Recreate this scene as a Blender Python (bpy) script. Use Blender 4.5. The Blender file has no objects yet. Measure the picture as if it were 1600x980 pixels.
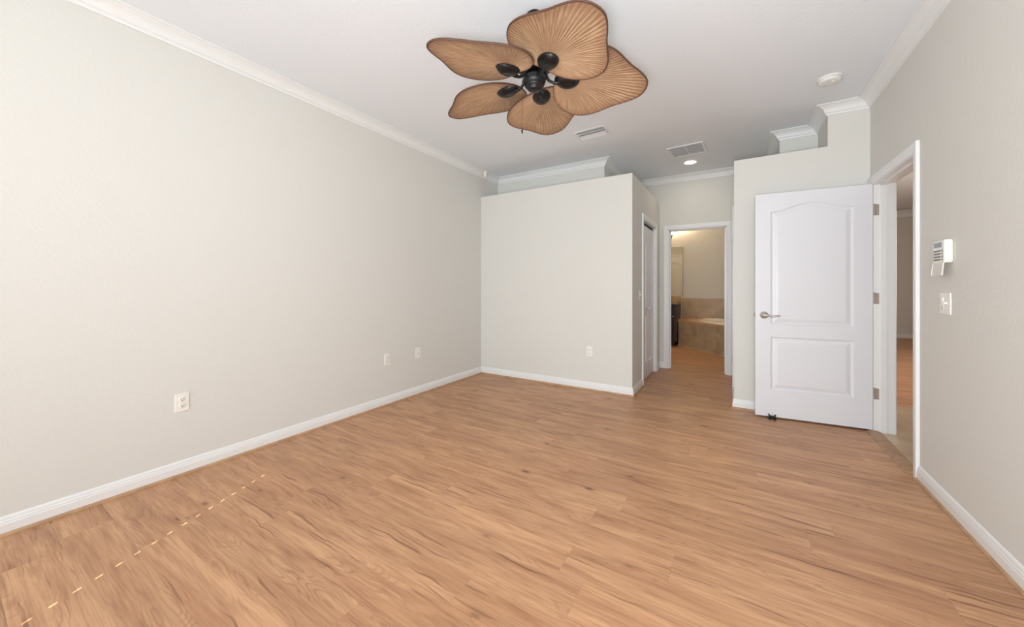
import bpy, bmesh, math, random
from mathutils import Vector, Matrix
random.seed(7)
C = bpy.context.scene.collection
scene = bpy.context.scene
PI = math.pi

# ------------------------------------------------------------------ camera, world, lights, exposure
TH = math.radians(31.689)
cam = bpy.data.cameras.new('camera'); cam_o = bpy.data.objects.new('camera', cam); C.objects.link(cam_o)
cam.sensor_fit = 'HORIZONTAL'; cam.sensor_width = 36.0; cam.lens = 565.0 / 1600.0 * 36.0
cam.shift_y = -(490.0 - 447.7) / 1600.0
cam.clip_start = 0.02; cam.clip_end = 60
cam_o.location = (0, 0, 1.2)
cam_o.rotation_euler = (PI / 2, 0, TH)
scene.camera = cam_o

YB = -3.6            # rear wall behind the camera
XL, XR = -3.0, 0.97   # left and right wall
ZC = 2.79             # ceiling
w = bpy.data.worlds.new('world'); scene.world = w; w.use_nodes = True
w.node_tree.nodes['Background'].inputs[0].default_value = (0.75, 0.85, 1.0, 1)
w.node_tree.nodes['Background'].inputs[1].default_value = 0.6

def area(name, loc, direction, sx, sy, power, color=(1, 1, 1)):
    l = bpy.data.lights.new(name, 'AREA'); l.shape = 'RECTANGLE'; l.size = sx; l.size_y = sy
    l.energy = power; l.color = color
    o = bpy.data.objects.new(name, l); C.objects.link(o); o.location = loc
    o.rotation_euler = Vector(direction).to_track_quat('-Z', 'Y').to_euler()
    return o
def point(name, loc, power, color, radius=0.04):
    l = bpy.data.lights.new(name, 'POINT'); l.energy = power; l.color = color; l.shadow_soft_size = radius
    o = bpy.data.objects.new(name, l); C.objects.link(o); o.location = loc
    return o
# daylight through the glass doors and the window behind the camera
area('glass_door_daylight', (-1.9, YB + 0.06, 1.10), (.12, 1, .35), 1.7, 1.95, 104, (0.85, 0.935, 1.0))
area('blind_window_daylight', (-.1, YB + 0.16, 1.45), (0, 1, .35), 1.3, 1.3, 60, (0.85, 0.935, 1.0))
area('great_room_fill', (4.3, 6.5, 1.6), (-1, 0, 0), 3.0, 1.6, 66, (1.0, 0.92, 0.84))  # added fill lamp to brighten the room beyond; its wall has no window
# the photographer's soft flash just above the camera; it throws the faint blade shadows on the ceiling
area('camera_flash', (0.0, -0.30, 1.0), (-.12, 1, .80), .28, .28, 50, (0.90, 0.96, 1.0))
sun = bpy.data.lights.new('sun', 'SUN'); sun.energy = 17.0; sun.angle = math.radians(0.03); sun.color = (1, 0.95, 0.85)
sun_o = bpy.data.objects.new('sun', sun); C.objects.link(sun_o)
SE = math.radians(20)
sun_o.rotation_euler = Vector((-.384 * math.cos(SE), .923 * math.cos(SE), -math.sin(SE))).to_track_quat('-Z', 'Y').to_euler()

vs = scene.view_settings
scene.display_settings.display_device = 'sRGB'
vs.view_transform = 'Standard'; vs.look = 'None'; vs.gamma = 1.0; vs.use_curve_mapping = False
vs.exposure = 0.14

# ------------------------------------------------------------------ materials
def lin(c):
    return tuple(((v / 255 / 12.92) if v / 255 <= 0.04045 else ((v / 255 + 0.055) / 1.055) ** 2.4) for v in c) + (1,)
def mat(name, rgb, rough=0.6, metal=0.0, bump=None, spec=0.5, var=None, emit=None):
    m = bpy.data.materials.new(name); m.use_nodes = True
    nt = m.node_tree; b = nt.nodes['Principled BSDF']
    b.inputs['Base Color'].default_value = lin(rgb); b.inputs['Roughness'].default_value = rough
    b.inputs['Metallic'].default_value = metal; b.inputs['Specular IOR Level'].default_value = spec
    tc = nt.nodes.new('ShaderNodeTexCoord')
    if var:
        n = nt.nodes.new('ShaderNodeTexNoise'); n.inputs['Scale'].default_value = var[0]; n.inputs['Detail'].default_value = 4
        r = nt.nodes.new('ShaderNodeMix'); r.data_type = 'RGBA'
        r.inputs[6].default_value = lin(rgb); r.inputs[7].default_value = lin(var[1])
        mr = nt.nodes.new('ShaderNodeMapRange'); mr.inputs[1].default_value = 0.35; mr.inputs[2].default_value = 0.65
        nt.links.new(tc.outputs['Object'], n.inputs['Vector']); nt.links.new(n.outputs[0], mr.inputs[0])
        nt.links.new(mr.outputs[0], r.inputs[0]); nt.links.new(r.outputs[2], b.inputs['Base Color'])
    if bump:
        n = nt.nodes.new('ShaderNodeTexNoise'); n.inputs['Scale'].default_value = bump[0]; n.inputs['Detail'].default_value = 3
        bp = nt.nodes.new('ShaderNodeBump'); bp.inputs['Strength'].default_value = bump[1]; bp.inputs['Distance'].default_value = bump[2]
        nt.links.new(tc.outputs['Object'], n.inputs['Vector']); nt.links.new(n.outputs[0], bp.inputs['Height'])
        nt.links.new(bp.outputs[0], b.inputs['Normal'])
    if emit:
        b.inputs['Emission Color'].default_value = lin(emit[0]); b.inputs['Emission Strength'].default_value = emit[1]
    return m
M = {}
M['wall'] = mat('greige_wall_paint', (226, 224, 218), 0.75, bump=(55, 0.35, 0.004), spec=0.3)
M['ceiling'] = mat('ceiling_paint', (238, 241, 245), 0.85, bump=(70, 0.3, 0.004), spec=0.2)
M['trim'] = mat('white_trim_paint', (240, 240, 239), 0.35, bump=(8, 0.05, 0.001))
M['door'] = mat('white_door_paint', (236, 236, 240), 0.35, bump=(60, 0.05, 0.0006))
M['plastic'] = mat('white_plastic', (246, 243, 235), 0.35, bump=(40, 0.02, 0.0003))
M['plastic_grey'] = mat('pale_grey_plastic', (226, 222, 214), 0.45, bump=(40, 0.02, 0.0003))
M['keys'] = mat('grey_keys', (120, 118, 116), 0.5, bump=(40, 0.02, 0.0003))
M['lcd'] = mat('grey_display', (140, 146, 156), 0.25, bump=(40, 0.02, 0.0003))
M['dark'] = mat('dark_gap', (22, 20, 20), 0.8, bump=(40, 0.1, 0.001))
M['black'] = mat('black_rubber', (14, 13, 13), 0.55, bump=(90, 0.1, 0.001))
M['iron'] = mat('matte_black_iron', (20, 20, 21), 0.38, 0.2, bump=(120, 0.08, 0.0006))
M['nickel'] = mat('satin_nickel', (214, 209, 202), 0.36, 0.85, bump=(150, 0.04, 0.0004))
M['hinge'] = mat('aged_nickel_hinge', (168, 156, 144), 0.5, 0.4, bump=(150, 0.04, 0.0004))
M['vent'] = mat('white_vent_enamel', (234, 233, 232), 0.4, bump=(60, 0.02, 0.0004))
M['vent_in'] = mat('vent_duct_shadow', (186, 185, 184), 0.8, bump=(60, 0.02, 0.0004))
M['filter'] = mat('grey_air_filter', (196, 192, 190), 0.9, bump=(150, 0.4, 0.003))
M['oak_trim'] = mat('light_oak_moulding', (196, 158, 120), 0.45, bump=(30, 0.1, 0.001), var=(14, (176, 138, 102)))
M['threshold'] = mat('oak_threshold', (178, 140, 104), 0.45, bump=(30, 0.1, 0.001), var=(18, (158, 120, 86)))
M['espresso'] = mat('espresso_wood', (46, 24, 18), 0.35, bump=(20, 0.1, 0.001), var=(9, (64, 32, 22)))
M['porcelain'] = mat('bone_porcelain', (252, 242, 228), 0.12, bump=(3, 0.02, 0.001))
M['mirror'] = mat('mirror_silver', (225, 225, 220), 0.015, 1.0, bump=(2, 0.005, 0.0005))
M['shade'] = mat('frosted_glass_shade', (255, 240, 214), 0.5, bump=(30, 0.02, 0.0003), emit=((255, 226, 178), 9))
M['lamp'] = mat('lit_lens', (255, 248, 232), 0.4, bump=(30, 0.02, 0.0003), emit=((255, 244, 224), 12))
M['glass_frame'] = mat('white_window_frame', (235, 235, 235), 0.4, bump=(30, 0.02, 0.0003))
M['blind'] = mat('white_blind', (235, 233, 228), 0.5, bump=(30, 0.02, 0.0003))

def N(nt, kind, **kw):
    n = nt.nodes.new(kind)
    for k, v in kw.items(): setattr(n, k, v)
    return n
def math_node(nt, op, a, b=None, c=None):
    n = nt.nodes.new('ShaderNodeMath'); n.operation = op
    for i, v in enumerate((a, b, c)):
        if v is None: continue
        if isinstance(v, (int, float)): n.inputs[i].default_value = v
        else: nt.links.new(v, n.inputs[i])
    return n.outputs[0]
def maprange(nt, v, a, b, c=0.0, d=1.0):
    n = nt.nodes.new('ShaderNodeMapRange'); n.inputs[1].default_value = a; n.inputs[2].default_value = b
    n.inputs[3].default_value = c; n.inputs[4].default_value = d; nt.links.new(v, n.inputs[0]); return n.outputs[0]
def mixc(nt, f, a, b, mode='MIX'):
    n = nt.nodes.new('ShaderNodeMix'); n.data_type = 'RGBA'; n.blend_type = mode
    if isinstance(f, (int, float)): n.inputs[0].default_value = f
    else: nt.links.new(f, n.inputs[0])
    for i, v in ((6, a), (7, b)):
        if isinstance(v, tuple): n.inputs[i].default_value = v
        else: nt.links.new(v, n.inputs[i])
    return n.outputs[2]
def comb(nt, x, y, z):
    n = nt.nodes.new('ShaderNodeCombineXYZ')
    for i, v in enumerate((x, y, z)):
        if isinstance(v, (int, float)): n.inputs[i].default_value = v
        else: nt.links.new(v, n.inputs[i])
    return n.outputs[0]
def noise(nt, vec, scale, detail=3, rough=0.5, dist=0.0):
    n = nt.nodes.new('ShaderNodeTexNoise'); n.inputs['Scale'].default_value = scale; n.inputs['Detail'].default_value = detail
    n.inputs['Roughness'].default_value = rough; n.inputs['Distortion'].default_value = dist
    nt.links.new(vec, n.inputs['Vector']); return n.outputs[0]

def floor_material(name, light=(218, 169, 128), dark=(186, 136, 100)):
    m = bpy.data.materials.new(name); m.use_nodes = True; nt = m.node_tree
    b = nt.nodes['Principled BSDF']
    tc = nt.nodes.new('ShaderNodeTexCoord'); sp = nt.nodes.new('ShaderNodeSeparateXYZ')
    nt.links.new(tc.outputs['Object'], sp.inputs[0]); X, Y = sp.outputs[0], sp.outputs[1]
    PW, PL = 0.178, 1.22
    yy = math_node(nt, 'DIVIDE', math_node(nt, 'SUBTRACT', Y, 1.575), PW)
    row = math_node(nt, 'FLOOR', yy); fy = math_node(nt, 'FRACT', yy)
    rmod = math_node(nt, 'FLOORED_MODULO', row, 2)
    extra = math_node(nt, 'MULTIPLY', math_node(nt, 'TRUNC', math_node(nt, 'DIVIDE', math_node(nt, 'ABSOLUTE', row), 2)), 0.29)
    off = math_node(nt, 'ADD', math_node(nt, 'MULTIPLY', rmod, 0.401), math_node(nt, 'MULTIPLY', extra, 1.0))
    xx = math_node(nt, 'DIVIDE', math_node(nt, 'ADD', math_node(nt, 'ADD', X, 0.232), off), PL)
    col = math_node(nt, 'FLOOR', xx); fx = math_node(nt, 'FRACT', xx)
    wn = nt.nodes.new('ShaderNodeTexWhiteNoise'); wn.noise_dimensions = '3D'
    nt.links.new(comb(nt, row, col, 3.7), wn.inputs['Vector'])
    sw = nt.nodes.new('ShaderNodeSeparateColor'); nt.links.new(wn.outputs['Color'], sw.inputs[0])
    r1, r2, r3 = sw.outputs[0], sw.outputs[1], sw.outputs[2]
    ox = math_node(nt, 'MULTIPLY', r1, 40.0); oy = math_node(nt, 'MULTIPLY', r2, 40.0)
    gx = math_node(nt, 'ADD', X, ox); gy = math_node(nt, 'ADD', Y, oy)
    # broad soft bands along the plank, fine fibre, cathedral rings, cracks and knots
    band = noise(nt, comb(nt, math_node(nt, 'MULTIPLY', gx, 0.9), math_node(nt, 'MULTIPLY', gy, 9.0), r3), 1.6, 3, 0.55, 0.6)
    fibre = noise(nt, comb(nt, math_node(nt, 'MULTIPLY', gx, 4.0), math_node(nt, 'MULTIPLY', gy, 90.0), r3), 1.5, 4, 0.6)
    warp = noise(nt, comb(nt, math_node(nt, 'MULTIPLY', gx, 1.3), math_node(nt, 'MULTIPLY', gy, 7.0), r3), 1.0, 2)
    ring = math_node(nt, 'SINE', math_node(nt, 'MULTIPLY', warp, 150.0))
    ringm = math_node(nt, 'MULTIPLY', maprange(nt, ring, 0.3, 1.0), maprange(nt, noise(nt, comb(nt, math_node(nt, 'MULTIPLY', gx, 1.1), math_node(nt, 'MULTIPLY', gy, 6.0), 9.0), 1.7, 2), 0.52, 0.66))
    wob = math_node(nt, 'MULTIPLY', noise(nt, comb(nt, math_node(nt, 'MULTIPLY', gx, 2.6), math_node(nt, 'MULTIPLY', gy, 2.6), 2.0), 1.0, 2), 0.09)
    gyw = math_node(nt, 'ADD', gy, wob)
    crn = noise(nt, comb(nt, math_node(nt, 'MULTIPLY', gx, 1.5), math_node(nt, 'MULTIPLY', gyw, 50.0), 21.0), 1.4, 2, 0.4, 0.0)
    crm = math_node(nt, 'MULTIPLY', maprange(nt, crn, 0.635, 0.69),
                    maprange(nt, noise(nt, comb(nt, math_node(nt, 'MULTIPLY', gx, 1.1), math_node(nt, 'MULTIPLY', gy, 4.0), 33.0), 1.6, 2), 0.42, 0.54))
    vo = nt.nodes.new('ShaderNodeTexVoronoi'); vo.inputs['Scale'].default_value = 2.6; vo.inputs['Randomness'].default_value = 1.0
    nt.links.new(comb(nt, math_node(nt, 'MULTIPLY', gx, 0.85), math_node(nt, 'MULTIPLY', gy, 1.8), 5.0), vo.inputs['Vector'])
    knot = maprange(nt, vo.outputs['Distance'], 0.02, 0.085, 1.0, 0.0)
    halo = maprange(nt, vo.outputs['Distance'], 0.03, 0.22, 1.0, 0.0)
    # lenticular brown figure along the grain
    smear = maprange(nt, noise(nt, comb(nt, math_node(nt, 'MULTIPLY', gx, 1.6), math_node(nt, 'MULTIPLY', gy, 15.0), 12.0), 1.9, 3, 0.6), 0.52, 0.75)
    c = mixc(nt, maprange(nt, band, 0.34, 0.72), lin(light), lin(dark))
    c = mixc(nt, math_node(nt, 'MULTIPLY', maprange(nt, fibre, 0.42, 0.7), 0.42), c, lin((156, 108, 77)))
    c = mixc(nt, math_node(nt, 'MULTIPLY', smear, 0.6), c, lin((150, 100, 70)))
    c = mixc(nt, math_node(nt, 'MULTIPLY', ringm, 0.42), c, lin((146, 98, 68)))
    c = mixc(nt, math_node(nt, 'MULTIPLY', halo, 0.35), c, lin((156, 106, 76)))
    c = mixc(nt, math_node(nt, 'MULTIPLY', crm, 0.62), c, lin((108, 68, 45)))
    c = mixc(nt, math_node(nt, 'MULTIPLY', knot, 0.8), c, lin((92, 54, 38)))
    tone = maprange(nt, r3, 0, 1, 0.93, 1.03)
    tn = nt.nodes.new('ShaderNodeVectorMath'); tn.operation = 'SCALE'
    nt.links.new(c, tn.inputs[0]); nt.links.new(tone, tn.inputs['Scale'])
    e1 = math_node(nt, 'MULTIPLY', math_node(nt, 'MINIMUM', fy, math_node(nt, 'SUBTRACT', 1.0, fy)), PW)
    e2 = math_node(nt, 'MULTIPLY', math_node(nt, 'MINIMUM', fx, math_node(nt, 'SUBTRACT', 1.0, fx)), PL)
    seam = maprange(nt, math_node(nt, 'MINIMUM', e1, e2), 0.0003, 0.0015, 1.0, 0.0)
    c2 = mixc(nt, math_node(nt, 'MULTIPLY', seam, 0.2), tn.outputs[0], lin((100, 66, 46)))
    nt.links.new(c2, b.inputs['Base Color'])
    nt.links.new(maprange(nt, fibre, 0.3, 0.7, 0.36, 0.48), b.inputs['Roughness'])
    b.inputs['Specular IOR Level'].default_value = 0.4
    h = math_node(nt, 'SUBTRACT', math_node(nt, 'MULTIPLY', fibre, -0.25), math_node(nt, 'ADD', seam, math_node(nt, 'MULTIPLY', crm, 0.4)))
    bp = nt.nodes.new('ShaderNodeBump'); bp.inputs['Strength'].default_value = 0.25; bp.inputs['Distance'].default_value = 0.0008
    nt.links.new(h, bp.inputs['Height']); nt.links.new(bp.outputs[0], b.inputs['Normal'])
    return m
M['floor'] = floor_material('oak_plank_floor')

def tile_material(name, a, b_, size, grout, gw=0.004, rough=0.35):
    m = bpy.data.materials.new(name); m.use_nodes = True; nt = m.node_tree; b = nt.nodes['Principled BSDF']
    tc = nt.nodes.new('ShaderNodeTexCoord'); sp = nt.nodes.new('ShaderNodeSeparateXYZ'); nt.links.new(tc.outputs['Object'], sp.inputs[0])
    n1 = noise(nt, tc.outputs['Object'], 5.0, 5, 0.6, 0.4); n2 = noise(nt, tc.outputs['Object'], 22.0, 3)
    c = mixc(nt, maprange(nt, n1, 0.35, 0.65), lin(a), lin(b_))
    c = mixc(nt, math_node(nt, 'MULTIPLY', n2, 0.25), c, lin(tuple(int(v * 0.85) for v in b_)))
    es = []
    for i, s in enumerate(size):
        if not s: continue
        f = math_node(nt, 'FRACT', math_node(nt, 'DIVIDE', sp.outputs[i], s))
        es.append(math_node(nt, 'MULTIPLY', math_node(nt, 'MINIMUM', f, math_node(nt, 'SUBTRACT', 1.0, f)), s))
    e = es[0]
    for k in es[1:]: e = math_node(nt, 'MINIMUM', e, k)
    g = maprange(nt, e, gw * 0.4, gw * 0.7, 1.0, 0.0)
    c = mixc(nt, math_node(nt, 'MULTIPLY', g, 0.7), c, lin(grout))
    nt.links.new(c, b.inputs['Base Color']); b.inputs['Roughness'].default_value = rough
    return m
M['tub_tile'] = tile_material('mottled_taupe_tile', (200, 182, 154), (166, 148, 122), (0, 0, 0.53), (190, 165, 135))
M['wall_tile'] = tile_material('tan_bath_tile', (190, 160, 118), (166, 136, 98), (0.33, 0, 0), (176, 146, 112))
M['deck_tile'] = tile_material('cream_deck_tile', (212, 176, 136), (198, 160, 120), (0.45, 0, 0), (214, 186, 150))
M['hall_tile'] = tile_material('beige_hall_tile', (208, 184, 156), (186, 160, 132), (0.42, 0.42, 0), (216, 200, 178))
M['granite'] = mat('speckled_granite', (216, 186, 140), 0.2, bump=(20, 0.02, 0.0003), var=(45, (122, 84, 52)))

# ------------------------------------------------------------------ mesh helpers
def prop(o, label=None, cat=None, group=None, kind=None):
    if label: o['label'] = label
    if cat: o['category'] = cat
    if group: o['group'] = group
    if kind: o['kind'] = kind
    return o
def obj(name, bm, m, parent=None, smooth=False, bevel=0):
    bmesh.ops.recalc_face_normals(bm, faces=bm.faces[:])
    me = bpy.data.meshes.new(name); bm.to_mesh(me); bm.free()
    o = bpy.data.objects.new(name, me); C.objects.link(o)
    for mm in (m if isinstance(m, (list, tuple)) else [m]): me.materials.append(mm)
    if smooth:
        for p in me.polygons: p.use_smooth = True
    if bevel:
        b = o.modifiers.new('bevel', 'BEVEL'); b.width = bevel; b.segments = 2; b.limit_method = 'ANGLE'; b.angle_limit = math.radians(40)
    if parent: o.parent = parent
    return o
def empty(name, loc, label, cat, rotz=0, group=None):
    o = bpy.data.objects.new(name, None); C.objects.link(o); o.location = loc; o.rotation_euler = (0, 0, rotz)
    o.empty_display_size = 0.1
    return prop(o, label, cat, group)
def new(): return bmesh.new()
def box(bm, x0, x1, y0, y1, z0, z1, mi=0):
    vs_ = [bm.verts.new((x, y, z)) for z in (z0, z1) for x, y in ((x0, y0), (x1, y0), (x1, y1), (x0, y1))]
    for f in ((3, 2, 1, 0), (4, 5, 6, 7), (0, 1, 5, 4), (1, 2, 6, 5), (2, 3, 7, 6), (3, 0, 4, 7)):
        fc = bm.faces.new([vs_[i] for i in f]); fc.material_index = mi
    return vs_
def lathe(bm, prof, n=32, loc=(0, 0, 0), axis='Z', sx=1, sy=1):
    rings = []
    for r, z in prof:
        ring = []
        for i in range(n):
            a = 2 * PI * i / n; p = (r * math.cos(a) * sx, r * math.sin(a) * sy, z)
            if axis == 'Y': p = (p[0], p[2], p[1])
            if axis == 'X': p = (p[2], p[0], p[1])
            ring.append(bm.verts.new((p[0] + loc[0], p[1] + loc[1], p[2] + loc[2])))
        rings.append(ring)
    for a, b in zip(rings, rings[1:]):
        for i in range(n): bm.faces.new((a[i], a[(i + 1) % n], b[(i + 1) % n], b[i]))
    bm.faces.new(rings[0][::-1]); bm.faces.new(rings[-1])
def tube(bm, pts, rad, n=10):
    pts = [Vector(p) for p in pts]; rings = []
    if not isinstance(rad, (list, tuple)): rad = [rad] * len(pts)
    up = Vector((0, 0, 1))
    for i, p in enumerate(pts):
        t = (pts[min(i + 1, len(pts) - 1)] - pts[max(i - 1, 0)]).normalized()
        a = t.cross(up)
        if a.length < 1e-3: a = t.cross(Vector((1, 0, 0)))
        a.normalize(); b = a.cross(t).normalized(); up = b
        rings.append([bm.verts.new(p + rad[i] * (a * math.cos(2 * PI * k / n) + b * math.sin(2 * PI * k / n))) for k in range(n)])
    for a, b in zip(rings, rings[1:]):
        for k in range(n): bm.faces.new((a[k], a[(k + 1) % n], b[(k + 1) % n], b[k]))
    bm.faces.new(rings[0][::-1]); bm.faces.new(rings[-1])
def struct(name, bm, m, label, cat, bevel=0):
    return prop(obj(name, bm, m, bevel=bevel), label, cat, kind='structure')
def wall_boxes(bm, axis, s0, s1, t0, t1, z0, z1, holes=()):
    """solid wall along axis x or y from s0 to s1, thickness t0..t1, with rectangular holes (a, b, za, zb)"""
    cuts = sorted({s0, s1, *[h[0] for h in holes], *[h[1] for h in holes]})
    for a, b in zip(cuts, cuts[1:]):
        hs = sorted([(h[2], h[3]) for h in holes if h[0] <= a + 1e-6 and h[1] >= b - 1e-6])
        z = z0
        for ha, hb in hs + [(z1, z1)]:
            if ha > z + 1e-6:
                if axis == 'x': box(bm, a, b, t0, t1, z, ha)
                else: box(bm, t0, t1, a, b, z, ha)
            z = max(z, hb)
def merge_wall(bm):
    bmesh.ops.remove_doubles(bm, verts=bm.verts[:], dist=1e-5)
    # drop faces shared by two boxes so the wall has no inner partitions
    seen = {}
    for f in bm.faces:
        k = tuple(sorted(v.index for v in f.verts)); seen.setdefault(k, []).append(f)
    dead = [f for v in seen.values() if len(v) > 1 for f in v]
    bmesh.ops.delete(bm, geom=dead, context='FACES_ONLY')

# plan profiles swept along walls; room lies to the LEFT of the direction of travel when side=+1
def run(bm, pts, prof, closed=False, z0=0.0, cap=True):
    n = len(pts); P = [Vector((p[0], p[1])) for p in pts]
    def off(i, d):
        if closed or 0 < i < n - 1:
            a = (P[i] - P[i - 1]).normalized(); b = (P[(i + 1) % n] - P[i]).normalized()
            na, nb = Vector((a.y, -a.x)), Vector((b.y, -b.x))
            return P[i] + (na + nb) * (d / (1 + na.dot(nb)))
        e = (P[1] - P[0]) if i == 0 else (P[-1] - P[-2])
        e.normalize(); return P[i] + Vector((e.y, -e.x)) * d
    cols = []
    for i in range(n):
        cols.append([bm.verts.new((*off(i, d), z0 + z)) for d, z in prof])
    m = len(prof)
    for i in range(n if closed else n - 1):
        a, b = cols[i], cols[(i + 1) % n]
        for k in range(m): bm.faces.new((a[k], a[(k + 1) % m], b[(k + 1) % m], b[k]))
    if not closed:
        bm.faces.new(cols[0][::-1]); bm.faces.new(cols[-1])
def seg_run(bm, prev, p0, p1, nxt, prof, z0):
    """one mitred segment of a longer run"""
    P = [Vector(p) for p in (prev or p0, p0, p1, nxt or p1)]
    def nrm(a, b):
        e = (b - a).normalized(); return Vector((e.y, -e.x))
    nm = nrm(P[1], P[2])
    n0 = nrm(P[0], P[1]) if prev else nm
    n1 = nrm(P[2], P[3]) if nxt else nm
    A = [bm.verts.new((*(P[1] + (n0 + nm) * (d / (1 + n0.dot(nm)))), z0 + z)) for d, z in prof]
    B = [bm.verts.new((*(P[2] + (n1 + nm) * (d / (1 + n1.dot(nm)))), z0 + z)) for d, z in prof]
    m = len(prof)
    for k in range(m): bm.faces.new((A[k], A[(k + 1) % m], B[(k + 1) % m], B[k]))
    bm.faces.new(A[::-1]); bm.faces.new(B)
CROWN = [(0, 0), (0, -.082), (.010, -.082), (.013, -.072), (.013, -.066), (.022, -.062), (.026, -.058), (.029, -.048), (.035, -.037), (.045, -.026), (.058, -.018), (.066, -.016), (.071, -.011), (.080, -.010), (.090, -.008), (.090, 0)]
BASE = [(0, 0), (.014, 0), (.014, .055), (.012, .060), (.012, .066), (.009, .074), (.008, .082), (.004, .090), (0, .092)]
SHOE = [(.0, 0), (.024, 0), (.023, .007), (.019, .013), (.014, .0165), (0, .0165)]
CASE = [(0, 0), (0, .008), (.006, .012), (.014, .013), (.020, .0155), (.045, .0175), (.058, .018), (.063, .016), (.064, 0)]

def casing(bm, axis, wallc, sgn, s0, s1, h, sides=(1, 1)):
    """mitred door casing round an opening s0..s1, height h, on the wall plane wallc facing sgn"""
    def V(s, z, t):
        return (s, wallc + sgn * t, z) if axis == 'x' else (wallc + sgn * t, s, z)
    cols = [[bm.verts.new(V(s0 - w_, 0, t)) for w_, t in CASE], [bm.verts.new(V(s0 - w_, h + w_, t)) for w_, t in CASE],
            [bm.verts.new(V(s1 + w_, h + w_, t)) for w_, t in CASE], [bm.verts.new(V(s1 + w_, 0, t)) for w_, t in CASE]]
    m = len(CASE)
    for i in range(3):
        a, b = cols[i], cols[i + 1]
        for k in range(m): bm.faces.new((a[k], a[(k + 1) % m], b[(k + 1) % m], b[k]))
    bm.faces.new(cols[0][::-1]); bm.faces.new(cols[-1])

# ------------------------------------------------------------------ room shell
YA, XA = 4.045, -0.955       # closet box front wall and its corner
YH = 5.71                    # end wall of the little hall
YD, XD = 4.19, -0.010        # wall behind the open door
LEDGE = 2.44
YA2, XA2 = 4.465, -1.395     # upper wall above the closet
YC, XC1, XC2 = 4.64, .392, .697
YBATH = 8.45

bm = new(); box(bm, XL - .12, 4.75, YB - .2, 12.2, -0.06, 0); struct('floor', bm, M['floor'], 'tan oak plank floor running through bedroom, hall and bath', 'floor')
bm = new(); box(bm, XL - .12, XR + .13, YB - .12, YBATH + .12, ZC, ZC + .1); struct('ceiling', bm, M['ceiling'], 'white textured bedroom ceiling', 'ceiling')
bm = new(); box(bm, XR + .13, 4.75, .9, 12.2, 2.98, 3.08); struct('ceiling', bm, M['ceiling'], 'dim ceiling of the room beyond the open door', 'ceiling')
# tile beyond the entry door
bm = new(); box(bm, XR + .035, 2.6, 2.9, 5.1, 0, 0.004); struct('floor', bm, M['hall_tile'], 'beige floor tiles just beyond the open door', 'floor')

bm = new(); box(bm, XL - .12, XL, YB - .12, YBATH + .12, 0, ZC); struct('wall_left', bm, M['wall'], 'long blank greige wall on the left', 'wall')
DY0, DY1, DH = 3.29, 4.122, 2.055      # entry doorway in the right wall
bm = new(); wall_boxes(bm, 'y', YB - .12, 12.1, XR, XR + .13, 0, 3.0, [(DY0, DY1, 0, DH), (-1.8, -0.15, .7, 2.05)]); merge_wall(bm)
struct('wall_right', bm, M['wall'], 'greige wall on the right with the doorway', 'wall')
bm = new(); wall_boxes(bm, 'x', XL, XR, YB - .12, YB, 0, ZC, [(-2.8, -1.0, .05, 2.1), (-.80, .60, 0.8, 2.1)]); merge_wall(bm)
struct('wall_back', bm, M['wall'], 'greige wall behind the camera with glass doors', 'wall')
# closet box (lower part, plant ledge on top)
BF0, BF1, BFH = 4.585, 5.415, 2.03
bm = new()
box(bm, XL, XA, YA, YA + .115, 0, LEDGE)
wall_boxes(bm, 'y', YA + .115, YH, XA - .115, XA, 0, LEDGE, [(BF0, BF1, 0, BFH)])
struct('wall_closet', bm, M['wall'], 'greige closet wall that stops short of the ceiling', 'wall')
bm = new(); box(bm, XL, XA - .115, YA + .115, YH, LEDGE - .12, LEDGE); box(bm, XL, XA - .9, YA + .115, YH, 0, .01)
struct('wall_closet_ledge', bm, M['wall'], 'plant ledge on top of the closet', 'ledge')
bm = new(); box(bm, XL, XA2, YA2, YH, LEDGE, ZC); struct('wall_closet_upper', bm, M['wall'], 'recessed upper wall above the closet ledge', 'wall')
# hall end wall with bathroom doorway and a closet doorway on its bath side
BD0, BD1, BDH = -.835, -.098, 2.035
CD0, CD1 = -1.78, -1.16
bm = new(); wall_boxes(bm, 'x', XL, XR, YH, YH + .12, 0, ZC, [(BD0, BD1, 0, BDH)]); merge_wall(bm)
struct('wall_hall_end', bm, M['wall'], 'beige wall at the end of the hall above the bath doorway', 'wall')
# block behind the open door: low part with ledge, stepped upper parts
bm = new(); box(bm, XD, XC2, YD, YD + .12, 0, LEDGE); box(bm, XC2, XR, YD, YC, 0, ZC); box(bm, XD, XD + .12, YD + .12, YH, 0, LEDGE)
struct('wall_door', bm, M['wall'], 'greige wall behind the open white door, stepping up at the right', 'wall')
bm = new(); box(bm, XD + .12, XR, YD + .12, YH, LEDGE - .1, LEDGE - .001); box(bm, XC1, XR, YC, YH, LEDGE - .001, ZC)
struct('wall_door_upper', bm, M['wall'], 'recessed upper wall above the ledge on the right', 'wall')
# bathroom shell
bm = new(); box(bm, XL, XR, YBATH, YBATH + .12, 0, ZC); struct('wall_bath_back', bm, M['wall'], 'warm tan bathroom wall seen through the far doorway', 'wall')
# great room shell
bm = new(); box(bm, XR + .13, 4.7, 11.9, 12.05, 0, 3.0); struct('wall_far', bm, M['wall'], 'distant dim wall seen through the open doorway', 'wall')
bm = new(); box(bm, 4.6, 4.72, .9, 11.9, 0, 3.0); box(bm, XR + .13, 4.6, .9, 1.02, 0, 3.0); struct('wall_far_side', bm, M['wall'], 'side walls of the room beyond the doorway', 'wall')

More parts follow.
